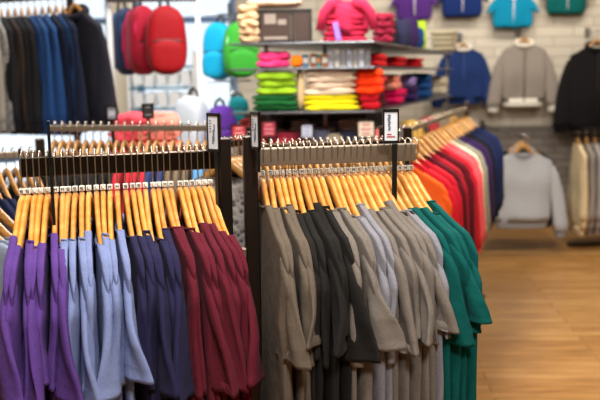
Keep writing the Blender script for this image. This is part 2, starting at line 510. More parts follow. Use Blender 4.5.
rack_frame('clothing_rack', A+Vector((0, 0, .012)), B+Vector((0, 0, .012)), 'steel rack holding brown-grey, black, grey and teal t-shirts', 0, STEEL_R, DARK_STEEL, post=.032, stub=False, h_rail=.042, low_arm=(-.085, -.03, 1.14))

# sign holders standing up from the rails
def sign_holder(px, py_top, Y, yaw, w, h, stem, label, art):
    top = P(px, py_top, Y)
    t = empty('sign_holder', (top.x, top.y, top.z-h-stem), yaw)
    z0 = stem
    f = MB(); b = .0035
    f.box((0, 0, z0+h-b), (w, .006, 2*b)).box((0, 0, z0+b), (w, .006, 2*b))
    f.box((-w/2+b/2, 0, z0+h/2), (b, .006, h)).box((w/2-b/2, 0, z0+h/2), (b, .006, h))
    f.box((0, .002, z0+h/2), (w, .002, h))
    f.build('frame', BLACK, t, smooth=False)
    c = MB().box((0, -.0005, z0+h/2), (w-2*b, .002, h-4*b)).build('card', CARD, t, smooth=False)
    rr = random.Random(int(px))
    if art == 'figure':
        m = MB()
        m.box((.002, -.002, z0+h*.42), (.006, .0006, h*.3)).box((.0045, -.002, z0+h*.62), (.004, .0006, h*.18)).box((-.001, -.002, z0+h*.3), (.005, .0006, h*.2))
        m.build('printed_figure', INK_GREY, c, smooth=False)
        m = MB()
        for k in range(5): m.box((-.009, -.002, z0+h*(.8-.07*k)), (.005+.003*rr.random(), .0006, .0018))
        m.build('printed_lines', INK_BLUE, c, smooth=False)
    else:
        m = MB()
        for k in range(9):
            m.box((-.004+rr.uniform(-.001, .001), -.002, z0+h*.82-k*.0042), (.004+.003*rr.random(), .0006, .0026))
        m.build('printed_word', INK_BLUE, c, smooth=False)
        m = MB()
        m.box((-.004, -.002, z0+h*.27), (.010, .0006, .0028)).box((.0, -.002, z0+h*.2), (.019, .0006, .0026))
        m.build('printed_lines', INK_RED, c, smooth=False)
    MB().box((w*.22, 0, stem/2), (.012, .007, stem)).build('stem', BLACK, t, bevel=.001)
    return tag(t, label, 'sign holder', 'black upright sign holders on the front racks')
sign_holder(48, 121, 1.80, R(106), .036, .085, .30, 'thin black sign holder seen edge-on among the purple t-shirts', 'word')
sign_holder(213, 113, 1.93, R(-42), .040, .090, .25, 'black-framed card with a small figure at the maroon shirts', 'figure')
sign_holder(255, 112, 1.88, R(-60), .040, .085, .05, 'narrow angled sign above the right rack left-hand post', 'figure')
sign_holder(391, 109, 1.94, R(-4), .037, .080, .17, 'black-framed white card with blue and red print near teal shirts', 'word')

# ------------------------------------------------------------------ room
X0, X1, YB, YF, ZC = -4.6, 4.6, 8.6, -1.6, 3.4
def floor_mat():
    m, n, l, b = base_mat('floor_boards')
    tc = n.new('ShaderNodeTexCoord')
    br = n.new('ShaderNodeTexBrick'); br.inputs['Scale'].default_value = 1; br.inputs['Brick Width'].default_value = 1.3; br.inputs['Row Height'].default_value = .09
    br.inputs['Mortar Size'].default_value = .003; br.inputs['Mortar Smooth'].default_value = .4
    br.inputs['Color1'].default_value = lin('c4955a'); br.inputs['Color2'].default_value = lin('ad7c42'); br.inputs['Mortar'].default_value = lin('5f3d1c')
    mp = n.new('ShaderNodeMapping'); mp.inputs['Rotation'].default_value = (0, 0, R(4))
    l.new(tc.outputs['Object'], mp.inputs['Vector']); l.new(mp.outputs['Vector'], br.inputs['Vector'])
    ns = n.new('ShaderNodeTexNoise'); ns.inputs['Scale'].default_value = 3; ns.inputs['Detail'].default_value = 6
    m2 = n.new('ShaderNodeMapping'); m2.inputs['Scale'].default_value = (1, 9, 1)
    l.new(tc.outputs['Object'], m2.inputs['Vector']); l.new(m2.outputs['Vector'], ns.inputs['Vector'])
    cr = n.new('ShaderNodeValToRGB'); cr.color_ramp.elements[0].color = (.72, .66, .58, 1); cr.color_ramp.elements[1].color = (1.1, 1.1, 1.1, 1)
    cr.color_ramp.elements[0].position = .35; cr.color_ramp.elements[1].position = .65
    l.new(ns.outputs['Fac'], cr.inputs['Fac'])
    mx = n.new('ShaderNodeMix'); mx.data_type = 'RGBA'; mx.blend_type = 'MULTIPLY'; mx.inputs[0].default_value = 1
    l.new(br.outputs['Color'], mx.inputs[6]); l.new(cr.outputs['Color'], mx.inputs[7]); l.new(mx.outputs[2], b.inputs['Base Color'])
    b.inputs['Roughness'].default_value = .33; b.inputs['Specular IOR Level'].default_value = .5
    return m
def brick_mat(name, c1, c2, mortar, w=.4, h=.1, bump=.4):
    m, n, l, b = base_mat(name)
    tc = n.new('ShaderNodeTexCoord'); sx = n.new('ShaderNodeSeparateXYZ'); cx = n.new('ShaderNodeCombineXYZ')
    l.new(tc.outputs['Object'], sx.inputs[0]); l.new(sx.outputs['X'], cx.inputs['X']); l.new(sx.outputs['Z'], cx.inputs['Y'])
    br = n.new('ShaderNodeTexBrick'); br.inputs['Scale'].default_value = 1; br.inputs['Brick Width'].default_value = w; br.inputs['Row Height'].default_value = h
    br.inputs['Mortar Size'].default_value = .006; br.inputs['Color1'].default_value = lin(c1); br.inputs['Color2'].default_value = lin(c2); br.inputs['Mortar'].default_value = lin(mortar)
    l.new(cx.outputs[0], br.inputs['Vector']); l.new(br.outputs['Color'], b.inputs['Base Color'])
    bp = n.new('ShaderNodeBump'); bp.inputs['Strength'].default_value = bump; bp.inputs['Distance'].default_value = .01
    l.new(br.outputs['Fac'], bp.inputs['Height']); bp.invert = True; l.new(bp.outputs['Normal'], b.inputs['Normal'])
    b.inputs['Roughness'].default_value = .7
    return m
def slab(name, c, d, mat): return struct(MB().box(c, d).build(name, mat, smooth=False))
slab('floor', ((X0+X1)/2, (YF+YB)/2, -.05), (X1-X0, YB-YF, .1), floor_mat())
slab('ceiling', (0, (YF+YB)/2, ZC+.05), (X1-X0, YB-YF, .1), plain('ceiling_paint', '8d8982', .8))
wallm = brick_mat('painted_block_wall', 'c9c0b0', 'c0b6a6', 'a39988')
greym = brick_mat('grey_brick_shaded', '7d746d', '6f6760', '57504b', .24, .08, .6)  # grey brick, with the dimmer light low on the wall in its colour
plaster = plain('cream_plaster', 'd9cdb6', .8)
WX = -.62
slab('wall_right', (X1+.05, (YF+YB)/2, ZC/2), (.1, YB-YF, ZC), wallm)
slab('wall_left', (X0-.05, (YF+YB)/2, ZC/2), (.1, YB-YF, ZC), plaster)
slab('wall_back', ((WX+X1)/2, YB+.05, ZC/2+.5), (X1-WX, .1, ZC-1.0), wallm)
slab('wall_back_lower', ((WX+X1)/2, YB+.04, .5), (X1-WX, .12, 1.0), greym)
slab('baseboard_back', ((WX+X1)/2, YB-.03, .06), (X1-WX, .02, .12), plain('dark_base', '2a221c', .5))
slab('wall_front_unseen', (0, YF-.05, ZC/2), (X1-X0, .1, ZC), plain('taupe_plaster', '8a8178', .8))  # unseen wall behind the camera, added to cut the ambient fill
# window wall on the left: sill wall, piers, frames, panes
slab('wall_back_sill', ((X0+WX)/2, YB+.05, .35), (WX-X0, .1, .7), plaster)
slab('wall_back_head', ((X0+WX)/2, YB+.05, 3.2), (WX-X0, .1, .4), plaster)
slab('trim_1', (-1.76, YB-.02, ZC/2), (.24, .34, ZC), plaster)
def glass():
    m, n, l, b = base_mat('window_glass')
    n.remove(b); o = n['Material Output']
    tr = n.new('ShaderNodeBsdfTransparent'); gl = n.new('ShaderNodeBsdfGlossy'); gl.inputs['Roughness'].default_value = .02
    fr = n.new('ShaderNodeFresnel'); fr.inputs['IOR'].default_value = 1.45; mx = n.new('ShaderNodeMixShader')
    l.new(fr.outputs[0], mx.inputs[0]); l.new(tr.outputs[0], mx.inputs[1]); l.new(gl.outputs[0], mx.inputs[2]); l.new(mx.outputs[0], o.inputs['Surface'])
    return m
GL = glass(); BLUEGREY = plain('window_frame_paint', '55749c', .5)
def window(name, x0, x1, nm):
    t = empty(name, ((x0+x1)/2, YB+.05, .7)); struct(t)
    w = x1-x0; h = 2.3
    f = MB()
    for x in (-w/2+.03, w/2-.03): f.box((x, 0, h/2), (.06, .08, h))
    for k in range(1, nm): f.box((-w/2+w*k/nm, 0, h/2), (.05, .07, h))
    for z in (.03, h-.03, h*.62): f.box((0, 0, z), (w, .07, .06))
    f.build('window_frame', BLUEGREY, t, smooth=False)
    MB().box((0, .01, h/2), (w-.06, .008, h-.06)).build('window_pane', GL, t, smooth=False)
window('window_1', X0, -1.88, 2); window('window_2', -1.64, WX, 1)

# ------------------------------------------------------------------ background racks of garments
far_proto = [make_far_hanger()]; far_used = [False]
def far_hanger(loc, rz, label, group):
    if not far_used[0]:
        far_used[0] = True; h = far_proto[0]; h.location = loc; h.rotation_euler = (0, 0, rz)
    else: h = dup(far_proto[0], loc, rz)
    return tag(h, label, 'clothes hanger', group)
def row(place, A, B, items, yaw_off, kind, pad=.02, frame=True, label=None, drop=.065, posts=True, mix=None, garment=None, post_at=0, railmat=STEEL):
    """A, B rail ends (world). items: list of (colour name, material). hangers across the rail."""
    d = (B-A); L = d.length; dn = d.normalized(); ang = math.atan2(d.y, d.x)
    n = len(items)
    if frame: rack_frame('clothing_rack', A, B, label, post_at, railmat, DARK_STEEL, both=posts, stub=False, h_rail=.022, t_rail=.014)
    cnt = {}
    for i, (cn, mt) in enumerate(items):
        t = (i+.5)/n
        yaw = ang - R(90) + yaw_off + R(rnd.uniform(-3, 3))
        side = Vector((math.cos(yaw), math.sin(yaw), 0))
        loc = A + d*(pad+(1-2*pad)*t) + side*.0165 + Vector((0, 0, .011-.058))
        cnt[cn] = cnt.get(cn, 0)+1; k = cnt[cn]
        many = sum(1 for x in items if x[0] == cn) > 1
        who = f'{ORD[k-1]} {cn}' if many else cn
        far_hanger(loc, yaw, f'wooden hanger under the {who} {kind}, {place}', f'wooden hangers, {place}')
        g = (garment or tee_far)(mt, loc, yaw, i, n)
        tag(g, f'{cn} {kind}' + (f', {ORD[k-1]} of its colour along' if many else ' hanging') + f' {place}', kind, f'{kind}s, {place}')
def tee_far(mt, loc, yaw, i, n):
    p = params(tilt=rnd.uniform(-.02, .02), phase=i*.4, fold=.006, t1=.014)
    big = dict(path=TEE_PATH, a=.06, b=.02, twist=rnd.uniform(-.2, .2), sway=0, slant=.2)
    return tee('t_shirt', mt, loc, yaw, p, big, FARSL, lo=True)
def hoodie_far(mt, loc, yaw, i, n):
    p = params(tilt=rnd.uniform(-.02, .02), phase=i*.4, fold=.007, t0=.012, t1=.022, len=.62, neck=.09)
    return long_sleeve_garment('hoodie', mt, loc, yaw, p, spread=.02, slen=.5, thick=.028, rib=mt, hood=False)
def hoodie_hood(mt, loc, yaw, i, n):
    p = params(tilt=rnd.uniform(-.02, .02), phase=i*.4, fold=.007, t0=.012, t1=.022, len=.62, neck=.09)
    return long_sleeve_garment('hoodie', mt, loc, yaw, p, spread=.02, slen=.5, thick=.028, rib=mt, hood=True)

def hoodie_small(mt, loc, yaw, i, n):
    p = params(tilt=rnd.uniform(-.02, .02), phase=i*.4, fold=.007, t0=.012, t1=.020, len=.56 if i else .40, neck=.09)
    return long_sleeve_garment('hoodie', mt, loc, yaw, p, spread=.005, slen=.42 if i else .26, thick=.026 if i else .018, rib=mt, hood=False)
def V(px, Y, z): q = P(px, 150, Y); return Vector((q.x, Y, z))
# behind the right rack
darkc = [('charcoal', fabric('3a3634')), ('slate', fabric('555a63')), ('black', fabric('1d1b1c')), ('navy', fabric('23284a')), ('stone', fabric('8d8375'))]
row('second row behind grey shirts', V(257, 2.52, 1.335), V(402, 2.60, 1.335), [darkc[(i*2) % 5] for i in range(20)], R(2), 't-shirt', label='steel rack just behind the grey and black t-shirts')
# behind the left rack
it = [('black', fabric('171516'))]*9 + [('red', fabric('c22534', .08))]*4 + [('deep blue', fabric('27376b'))]*2 + [('brown', fabric('6c5c4c'))]*3 + [('sky blue', fabric('4f86b4'))]*2
row('rack behind the navy shirts', V(50, 3.15, 1.368), V(214, 3.0, 1.368), it, R(10), 't-shirt', posts=False, post_at=1, label='dark rack of black and red tops behind the left front rack', railmat=STEEL_R)
# far left low rack
it = [('midnight', fabric('1c2340'))]*4 + [('black', fabric('141318'))]*3
row('edge rack behind purple shirts', V(-30, 2.75, 1.30), V(36, 2.85, 1.30), it, R(8), 't-shirt', label='rack of midnight and black tops at the far left edge', railmat=STEEL_R)
# heather blue-grey shirts, left edge
it = [('blue-grey', fabric('8791a6', .12))]*4
row('left edge beside purple shirts', V(-62, 2.12, 1.27), V(-12, 2.2, 1.27), it, R(30), 't-shirt', label='small rack of blue-grey tees at the left edge', posts=False)
# between the front racks
KN = knit_mat('grey_knit', '9b958f', '2c2a2b')
it = [('marled knit', KN)]*4 + [('charcoal', fabric('34343a'))]*2 + [('grey', fabric('8b8c92'))]
row('gap between front racks', V(217, 2.75, 1.325), V(250, 2.9, 1.325), it, R(20), 'sweater', label='rack glimpsed in the gap between the front racks', garment=hoodie_far, posts=False, post_at=1)
# hoodies on the rack running back at the right
NV, BK, SC, WN = ('navy', fabric('18244c')), ('black', fabric('17151a')), ('scarlet', fabric('c01a2a', .06)), ('wine', fabric('5a121c'))
it = [('orange', fabric('e2571a', .06)), SC, SC, WN, ('crimson', fabric('a01828', .06)), WN, SC, ('coral pink', fabric('ee5a62', .05)), ('coral pink', fabric('ee5a62', .05)),
      ('cream', fabric('ddcdb0')), ('sage grey', fabric('8d8a78')), ('plum', fabric('33204a')), ('plum', fabric('33204a')), BK, BK, NV, BK, NV, NV]
row('rack beside the aisle', V(384, 3.1, 1.31), V(466, 5.6, 1.31), it, R(-26), 'hoodie', label='rack of red to navy hoodies running back beside the aisle', garment=hoodie_small, railmat=STEEL_R)

# high wall rack, upper left
it = [('olive', fabric('7b7a58')), ('stone grey', fabric('8d8478')), ('stone grey', fabric('8d8478')), ('marled', KN), ('black', fabric('171416')), ('dark brown', fabric('2c211b')), ('black', fabric('171416')), ('black', fabric('171416')),
      ('denim blue', fabric('183660')), ('denim blue', fabric('183660')), ('denim blue', fabric('183660')), ('royal navy', fabric('0d1428')), ('denim blue', fabric('183660')), ('royal navy', fabric('0d1428'))]
def jacket_far(mt, loc, yaw, i, n):
    p = params(tilt=rnd.uniform(-.02, .02), phase=i*.4, fold=.009, t0=.014, t1=.026, len=.64, neck=.085)
    return long_sleeve_garment('hoodie', mt, loc, yaw, p, spread=.03, slen=.52, thick=.032, rib=mt)
A = V(-20, 4.9, 1.99); B = V(76, 4.6, 1.99)
row('high rack at upper left', A, B, it, R(52), 'jacket', label='tall rack of dark and blue jackets at upper left', garment=jacket_far)
loc = B + Vector((.055, -.07, -.045))
p = params(fold=.012, t0=.02, t1=.04, len=.60, neck=.085, phase=1, w1=.24)
dk = fabric('1c1b24')
far_hanger(loc, R(180-38), 'wooden hanger in the front black zip jacket at upper left', 'display hangers')
tag(long_sleeve_garment('jacket', dk, loc, R(180-38), p, spread=.03, slen=.50, thick=.04, rib=dk, collar_mat=dk, zipper=plain('pale_zip', '8d8478', .6)), 'black zip jacket facing the aisle at the end of the high left rack', 'jacket')

# ------------------------------------------------------------------ back wall displays
def wall_rail(x0, x1, z, y, label):
    t = empty('wall_rail', ((x0+x1)/2, y, z))
    MB().tube([((x0-x1)/2, 0, 0), ((x1-x0)/2, 0, 0)], .013, 8).build('bar', STEEL_R, t)
    for k in (-.45, .45):
        x = (x1-x0)*k
        MB().box((x, (YB-y)/2, 0), (.03, YB-y, .03)).build('bracket', STEEL_R, t, bevel=.003)
    return tag(t, label, 'clothes rail')
def hanging_front(px, py, Y, mt, label, cat, scale=1, yaw=0, **k):
    q = P(px, py, Y)
    h = far_hanger(q, R(180)+yaw, 'wooden hanger inside the ' + label, 'display hangers'); h.scale = (scale,)*3
    if 'peg' in k:
        k.pop('peg')
        pg = empty('wall_peg', (q.x, q.y-.02, q.z+.07*scale))
        MB().tube([(0, YB-q.y+.02, -.01*0), (0, 0, 0), (0, -.012, .02)], .006, 8).build('peg_arm', CHROME, pg)
        MB().box((0, YB-q.y+.012, 0), (.06, .015, .1)).build('peg_plate', CHROME, pg, bevel=.003)
        tag(pg, f'chrome wall peg above the {label.split(" on the")[0]}', 'wall peg', 'wall pegs')
    p = params(fold=.012, t0=.022, t1=.055, len=k.pop('length', .62), neck=.085, phase=rnd.random()*6, w0=.222, w1=.222, waist=.06)
    g = long_sleeve_garment(k.pop('name', 'jacket'), mt, q, R(180)+yaw, p, **k); g.scale = (scale,)*3
    return tag(g, label, cat, None)
GREYJ = fabric('857c74', .1); RIB = fabric('d8d2c6', .05)
hanging_front(524, 38, YB-.25, GREYJ, 'grey bomber jacket with white rib collar and cuffs on the wall', 'jacket', 1.0, spread=.065, slen=.58, thick=.055, rib=RIB, collar_mat=RIB, zipper=fabric('6a625c'), peg=1)
NAVJ = fabric('1c2f5e')
hanging_front(463, 43, YB-.22, NAVJ, 'navy jacket on the wall left of the grey bomber', 'jacket', .9, spread=.05, slen=.56, thick=.055, rib=NAVJ, collar_mat=RIB, zipper=fabric('35487a'), peg=1)
BLKJ = fabric('141214')
hanging_front(597, 40, YB-.3, BLKJ, 'black jacket on the wall at the right edge', 'jacket', 1.22, length=.72, spread=.04, slen=.6, thick=.055, rib=BLKJ, collar_mat=BLKJ, zipper=fabric('2a2024'), peg=1)
hanging_front(523, 145, 7.0, fabric('a8aaae', .1), 'pale grey sweatshirt facing the aisle on lower rail', 'sweatshirt', 1.12, name='sweatshirt', spread=.06, slen=.56, thick=.045, rib=fabric('8c8a8e', .1), collar_mat=fabric('8c8a8e', .1), length=.58)
q = P(523, 145, 7.0)
for k in range(5):
    far_hanger((q.x+.06+.014*k, q.y+.13+.09*k, q.z-.01), R(180-10), f'wooden hanger, {ORD[k]} one behind the pale grey sweatshirt', 'hangers behind the sweatshirt')
    g = long_sleeve_garment('sweatshirt', BLKJ, (q.x+.06+.014*k, q.y+.13+.09*k, q.z-.01), R(180-10), params(fold=.01, t0=.015, t1=.035, len=.66, w1=.27, waist=.1), spread=.07, slen=.54, thick=.04, rib=BLKJ)
    tag(g, f'black sweatshirt, {ORD[k]} one behind the pale grey sweatshirt', 'sweatshirt', 'black sweatshirts behind the pale one')
t = empty('face_out_arm', (q.x, q.y-.04, q.z+.075))
MB().tube([(0, -.03, .02), (0, -.02, 0), (0, YB-q.y+.04, 0)], .012, 8).build('arm', CHROME, t)
MB().box((0, YB-q.y+.03, -.02), (.06, .02, .14)).build('wall_plate', CHROME, t, bevel=.004)
tag(t, 'steel face-out arm from the wall carrying the grey sweatshirt', 'display arm')
# lower right rack of cardigans
A = V(571, 7.3, P(571, 140, 7.3).z+.06); B = A + Vector((.75, .12, 0))
it = [('oatmeal', fabric('d3bd96')), ('taupe', fabric('8a8078')), ('mid grey', fabric('99938f')), ('taupe', fabric('8a8078')), ('white', fabric('dcdad6')), ('white', fabric('dcdad6')), ('stone', fabric('a59c8e')), ('oatmeal', fabric('d3bd96')), ('white', fabric('dcdad6'))]
def cardi(mt, loc, yaw, i, n):
    p = params(tilt=0, phase=i*.4, fold=.01, t0=.016, t1=.03, len=.78, neck=.085)
    return long_sleeve_garment('cardigan', mt, loc, yaw, p, spread=.0, slen=.6, thick=.035, rib=mt)
row('low rack at the right edge', A, B, it, R(-17), 'cardigan', label='low rack of oatmeal, grey and white cardigans at right edge', garment=cardi, posts=False, post_at=1)
# short-sleeved tops pinned high on the wall
def pinned(px, py, col, w, label, inner='d9d2e6'):
    q = P(px, py, YB-.1)
    p = params(fold=.012, t0=.02, t1=.05, len=.50, neck=.085, phase=rnd.random()*6, w1=.25, waist=.12)
    sl = dict(path=[(0, .19, -.13), (.3, .235, -.19), (1, .275, -.30)], a=.06, b=.045, twist=0, sway=0, slant=.5)
    mt = fabric(col, .06)
    t = tee('pinned_top', mt, q, R(180), p, sl, sl, lo=True); t.scale = (w,)*3
    MB().box((0, .064, -.26), (.014, .01, .36)).build('zipper', plain('zip_'+inner, inner, .6), t)
    MB().tube([(-.09, .02, -.07), (-.05, .05, -.12), (0, .062, -.16), (.05, .05, -.12), (.09, .02, -.07)], .012, 6).build('neckline', plain('zip_'+inner, inner, .6), t)
    tag(t, label, 'top', 'short zip tops pinned high on the back wall')
pinned(414, -17, '4b2870', .72, 'purple short zip top high on the wall, leftmost of its row', 'e4e2e6')
pinned(462, -24, '14285e', .80, 'royal blue zip top high on the wall above the navy jacket')
pinned(513, -13, '087a9c', .80, 'turquoise zip top high on the wall above the grey bomber')
pinned(567, -27, '055654', .80, 'dark teal zip top high on the wall, rightmost of its row')

# ------------------------------------------------------------------ gondola shelving
GZ = (1.360, 1.590, 1.722); g0 = [Vector((-.36, 4.45)), Vector((.40, 4.40)), Vector((1.36, 7.4)), Vector((.66, 7.6))]
gon = empty('display_gondola', (g0[0].x, g0[0].y, 0))
def poly(z, t, grow=0):
    c = sum(g0, Vector((0, 0)))/4
    pts = [(p+(p-c).normalized()*grow) - g0[0] for p in g0]
    m = MB(); m.loft([[(p.x, p.y, z) for p in pts], [(p.x, p.y, z+t) for p in pts]]); return m
SHELF = plain('shelf_metal', '84878f', .3, .9)
for z in GZ + (1.12,): poly(z-.011, .011).build('shelf', SHELF, gon, smooth=False, bevel=.002)
MB().box((.40, .62, 1.235), (.74, .02, .22)).build('back_panel', plain('dark_panel', '3a322c', .6), gon, smooth=False)
MB().box((.78, 1.6, 1.235), (.02, 1.9, .22), rz=R(-17)).build('back_panel', plain('dark_panel', '3a322c', .6), gon, smooth=False)
poly(0, .9, -.12).build('base_cabinet', plain('cabinet_grey', '4a4541', .6), gon, smooth=False)
for k, (a, b) in enumerate(((.04, .12), (.5, .12), (.04, 1), (.96, 1), (.5, .6))):
    q = (g0[0]*(1-b)+g0[3]*b)*(1-a) + (g0[1]*(1-b)+g0[2]*b)*a - g0[0]
    c = (sum(g0, Vector((0, 0)))/4 - g0[0])
    q = q + (c-q).normalized()*.05
    MB().box((q.x, q.y, .95), (.022, .022, 1.9)).build('upright', SHELF, gon, smooth=False)
tag(gon, 'grey metal gondola shelving stacked with bright folded knitwear', 'shelving')

def folded(name, loc, w, d, h, mat, rz, label, cat, group, lumpy=.1):
    """a folded garment: two thick layers joined by a round fold at the front"""
    m = MB(); sd = rnd.random()*99
    prof = []
    for j in range(20):
        a = 2*math.pi*j/20
        x, z = math.cos(a), math.sin(a)
        x = math.copysign(abs(x)**.45, x); z = math.copysign(abs(z)**.7, z)
        # groove in the middle of the back & front edges
        if abs(math.sin(a)) < .2: x *= .93
        prof.append((x, z))
    rings = []
    for i in range(9):
        s = -1+2*i/8; e = (1-abs(s)**6)**.5 if i not in (0, 8) else .25
        ring = []
        for x, z in prof:
            k = 1+lumpy*fn(x*1.5+sd, s*2, z*1.5)
            ring.append((s*w/2, x*d/2*(.8+.2*e)*k, h/2 + z*h/2*max(.35, e)*k + lumpy*.25*h*fn(s*2, x, sd)))
        rings.append(ring)
    m.loft(rings)
    o = m.build(name, mat, smooth=True); o.location = loc; o.rotation_euler = (0, 0, rz)
    return tag(o, label, cat, group)
def pile(px0, px1, pyb, pyt, n, col, cname, place, zb, onside=False, cat='folded top', name='folded_sweater', lumpy=.12, mat=None, depth=.26, Y=None, over=None):
    pc = (px0+px1)/2
    if Y is None:
        if onside:
            # intersect the pixel column with the long edge of the gondola
            best = None
            for k in range(101):
                t = k/100; q = g0[1]*(1-t)+g0[2]*t
                x = 300 + F*q.x/(q.y*math.cos(PITCH)+(1.55-zb)*math.sin(PITCH))
                if best is None or abs(x-pc) < best[0]: best = (abs(x-pc), t)
            e = g0[1]*(1-best[1])+g0[2]*best[1]
            dr = (g0[2]-g0[1]).normalized(); nrm = Vector((-dr.y, dr.x))
            c2 = e + nrm*(depth/2+.03); rz = math.atan2(dr.y, dr.x)+R(0)
            Yc = c2.y; sc = F/Yc
            w = min(.44, max(.16, (px1-px0)/F*e.y*2.5)); cx = c2.x
        else:
            Yc = 4.42+depth/2+.03; q = P(pc, 100, Yc-depth/2); cx = q.x; w = (px1-px0)/F*(Yc-depth/2); rz = rnd.uniform(-.03, .03)
    else:
        Yc = Y; q = P(pc, 100, Y); cx = q.x; w = (px1-px0)/F*Y; rz = 0
    H = abs(pyb-pyt)/F*(Yc-(.0 if onside else depth/2)); h = H/n
    for k in range(n):
        pos = '' if n == 1 else (['bottom', 'top'] if n == 2 else ['bottom', 'middle', 'top'] if n == 3 else ['bottom', 'second-lowest', 'second-highest', 'top'] if n == 4 else ['bottom', 'second-lowest', 'middle', 'second-highest', 'top'])[k]
        lab = f'{cname} folded knit' + (f', {pos} in its pile,' if pos else '') + f' {place}'
        folded(name, (cx+rnd.uniform(-.006, .006), Yc+rnd.uniform(-.008, .008), zb+h*k+.001), w*rnd.uniform(1.02, 1.08), depth*rnd.uniform(.94, 1.02), h*1.22, mat or fabric(col, .07), rz+rnd.uniform(-.03, .03),
               lab, cat, f'{cname} knits {place}', lumpy)
    return zb+H, cx, Yc
lo_, mid_, up_ = GZ
z1, *_ = pile(253, 298, 109, 93, 3, '1a5c2c', 'dark green', 'on the front middle shelf', lo_)
pile(257, 297, 92, 70, 3, 'a3d42e', 'lime green', 'above the dark green pile', z1)
z1, *_ = pile(304, 358, 109, 94, 3, 'efe01f', 'neon yellow', 'on the front middle shelf', lo_)
pile(306, 356, 93, 68, 4, 'e9d3bb', 'cream', 'above the neon yellow pile', z1, lumpy=.2)
z1, *_ = pile(361, 381, 109, 94, 2, 'b01220', 'crimson', 'at the shelf corner', lo_)
pile(357, 383, 93, 68, 3, 'ff4010', 'bright orange', 'on top of the crimson pair', z1)
pile(296, 303, 109, 75, 1, 'd9bd92', 'narrow tan', 'between lime and cream piles', lo_, name='folded_scarf')
for (a, b, yb, yt, n, c, nm, pl) in ((384, 400, 108, 92, 2, '4a0f1c', 'wine', 'past the orange pile'), (402, 417, 104, 90, 2, 'e01760', 'magenta', 'past the wine pile'),
                                     (419, 430, 101, 87, 2, '3a2358', 'violet', 'past the magenta pile'), (432, 443, 99, 76, 3, '24508f', 'blue', 'past the violet pile'), (446, 458, 97, 80, 2, 'd5cbb2', 'ivory', 'at the far shelf end')):
    z1, cx, Yc = pile(a, b, yb, yt, n, c, nm, pl, lo_, onside=True)
    if nm == 'wine': pile(384, 399, 91, 76, 2, 'd83a42', 'coral red', 'on top of the wine pair', z1, onside=True)
    if nm == 'magenta': pile(402, 413, 89, 75, 2, 'f09a84', 'peach', 'on top of the magenta pair', z1, onside=True)
    if nm == 'violet': pile(419, 428, 86, 77, 1, '9a86cc', 'lilac', 'on top of the violet pair', z1, onside=True)
# upper middle shelf
pile(259, 290, 66, 51, 2, 'f0407f', 'hot pink', 'on the shelf under the black crate', mid_, lumpy=.25)
pile(291, 302, 66, 56, 1, 'ff7a10', 'small orange', 'right of the hot pink pair', mid_, depth=.15)
pile(386, 402, 70, 58, 2, 'e0262e', 'red', 'on the side shelf, nearest red pile', mid_, onside=True)
pile(404, 420, 70, 60, 2, 'c01820', 'deep red', 'on the side shelf, middle red pile', mid_, onside=True)
pile(422, 436, 70, 61, 2, 'c01820', 'ruby', 'on the side shelf, farthest red pile', mid_, onside=True)
# small boxed goods
def goods_box(px, Y, zb, w, h, col, label, cat='box', group=None, d=.1, stripe=None, name='goods_box', rz=0):
    q = P(px, 100, Y); t = empty(name, (q.x, Y, zb), rz)
    MB().box((0, 0, h/2), (w, d, h)).build('carton', plain('carton_'+col, col, .6), t, bevel=.003)
    MB().box((0, -d/2-.001, h*.55), (w*.7, .003, h*.4)).build('carton_label', plain('carton_'+(stripe or 'e6e2da'), stripe or 'e6e2da', .6), t, smooth=False)
    return tag(t, label, cat, group)
goods_box(306, 4.55, mid_, .035, .07, '3f6d8c', 'small blue box right of the orange knit', group='small boxes on the upper middle shelf')
goods_box(314, 4.55, mid_, .035, .075, '8a4a16', 'small brown box between blue and teal boxes', group='small boxes on the upper middle shelf')
goods_box(319, 4.53, mid_, .02, .07, '1c7a7c', 'slim teal box between two brown boxes', group='small boxes on the upper middle shelf', stripe='d0762a')
goods_box(325, 4.55, mid_, .04, .07, '94541c', 'small tan-brown box beside the grey binders', group='small boxes on the upper middle shelf')
for k, c in enumerate(('b6b8c4', 'd5cfc2', '9b9690', 'c9ccd8', 'b6aea0', 'd2d4dc', '8f8c8a')):
    goods_box(331+k*6, 4.55, mid_, .028, .095, c, f'{["pale blue-grey","cream","mid grey","ice grey","beige","silver","dark grey"][k]} upright boxed set in the row on the upper middle shelf', group='upright grey boxes under the pink pile', stripe='8b8a92')
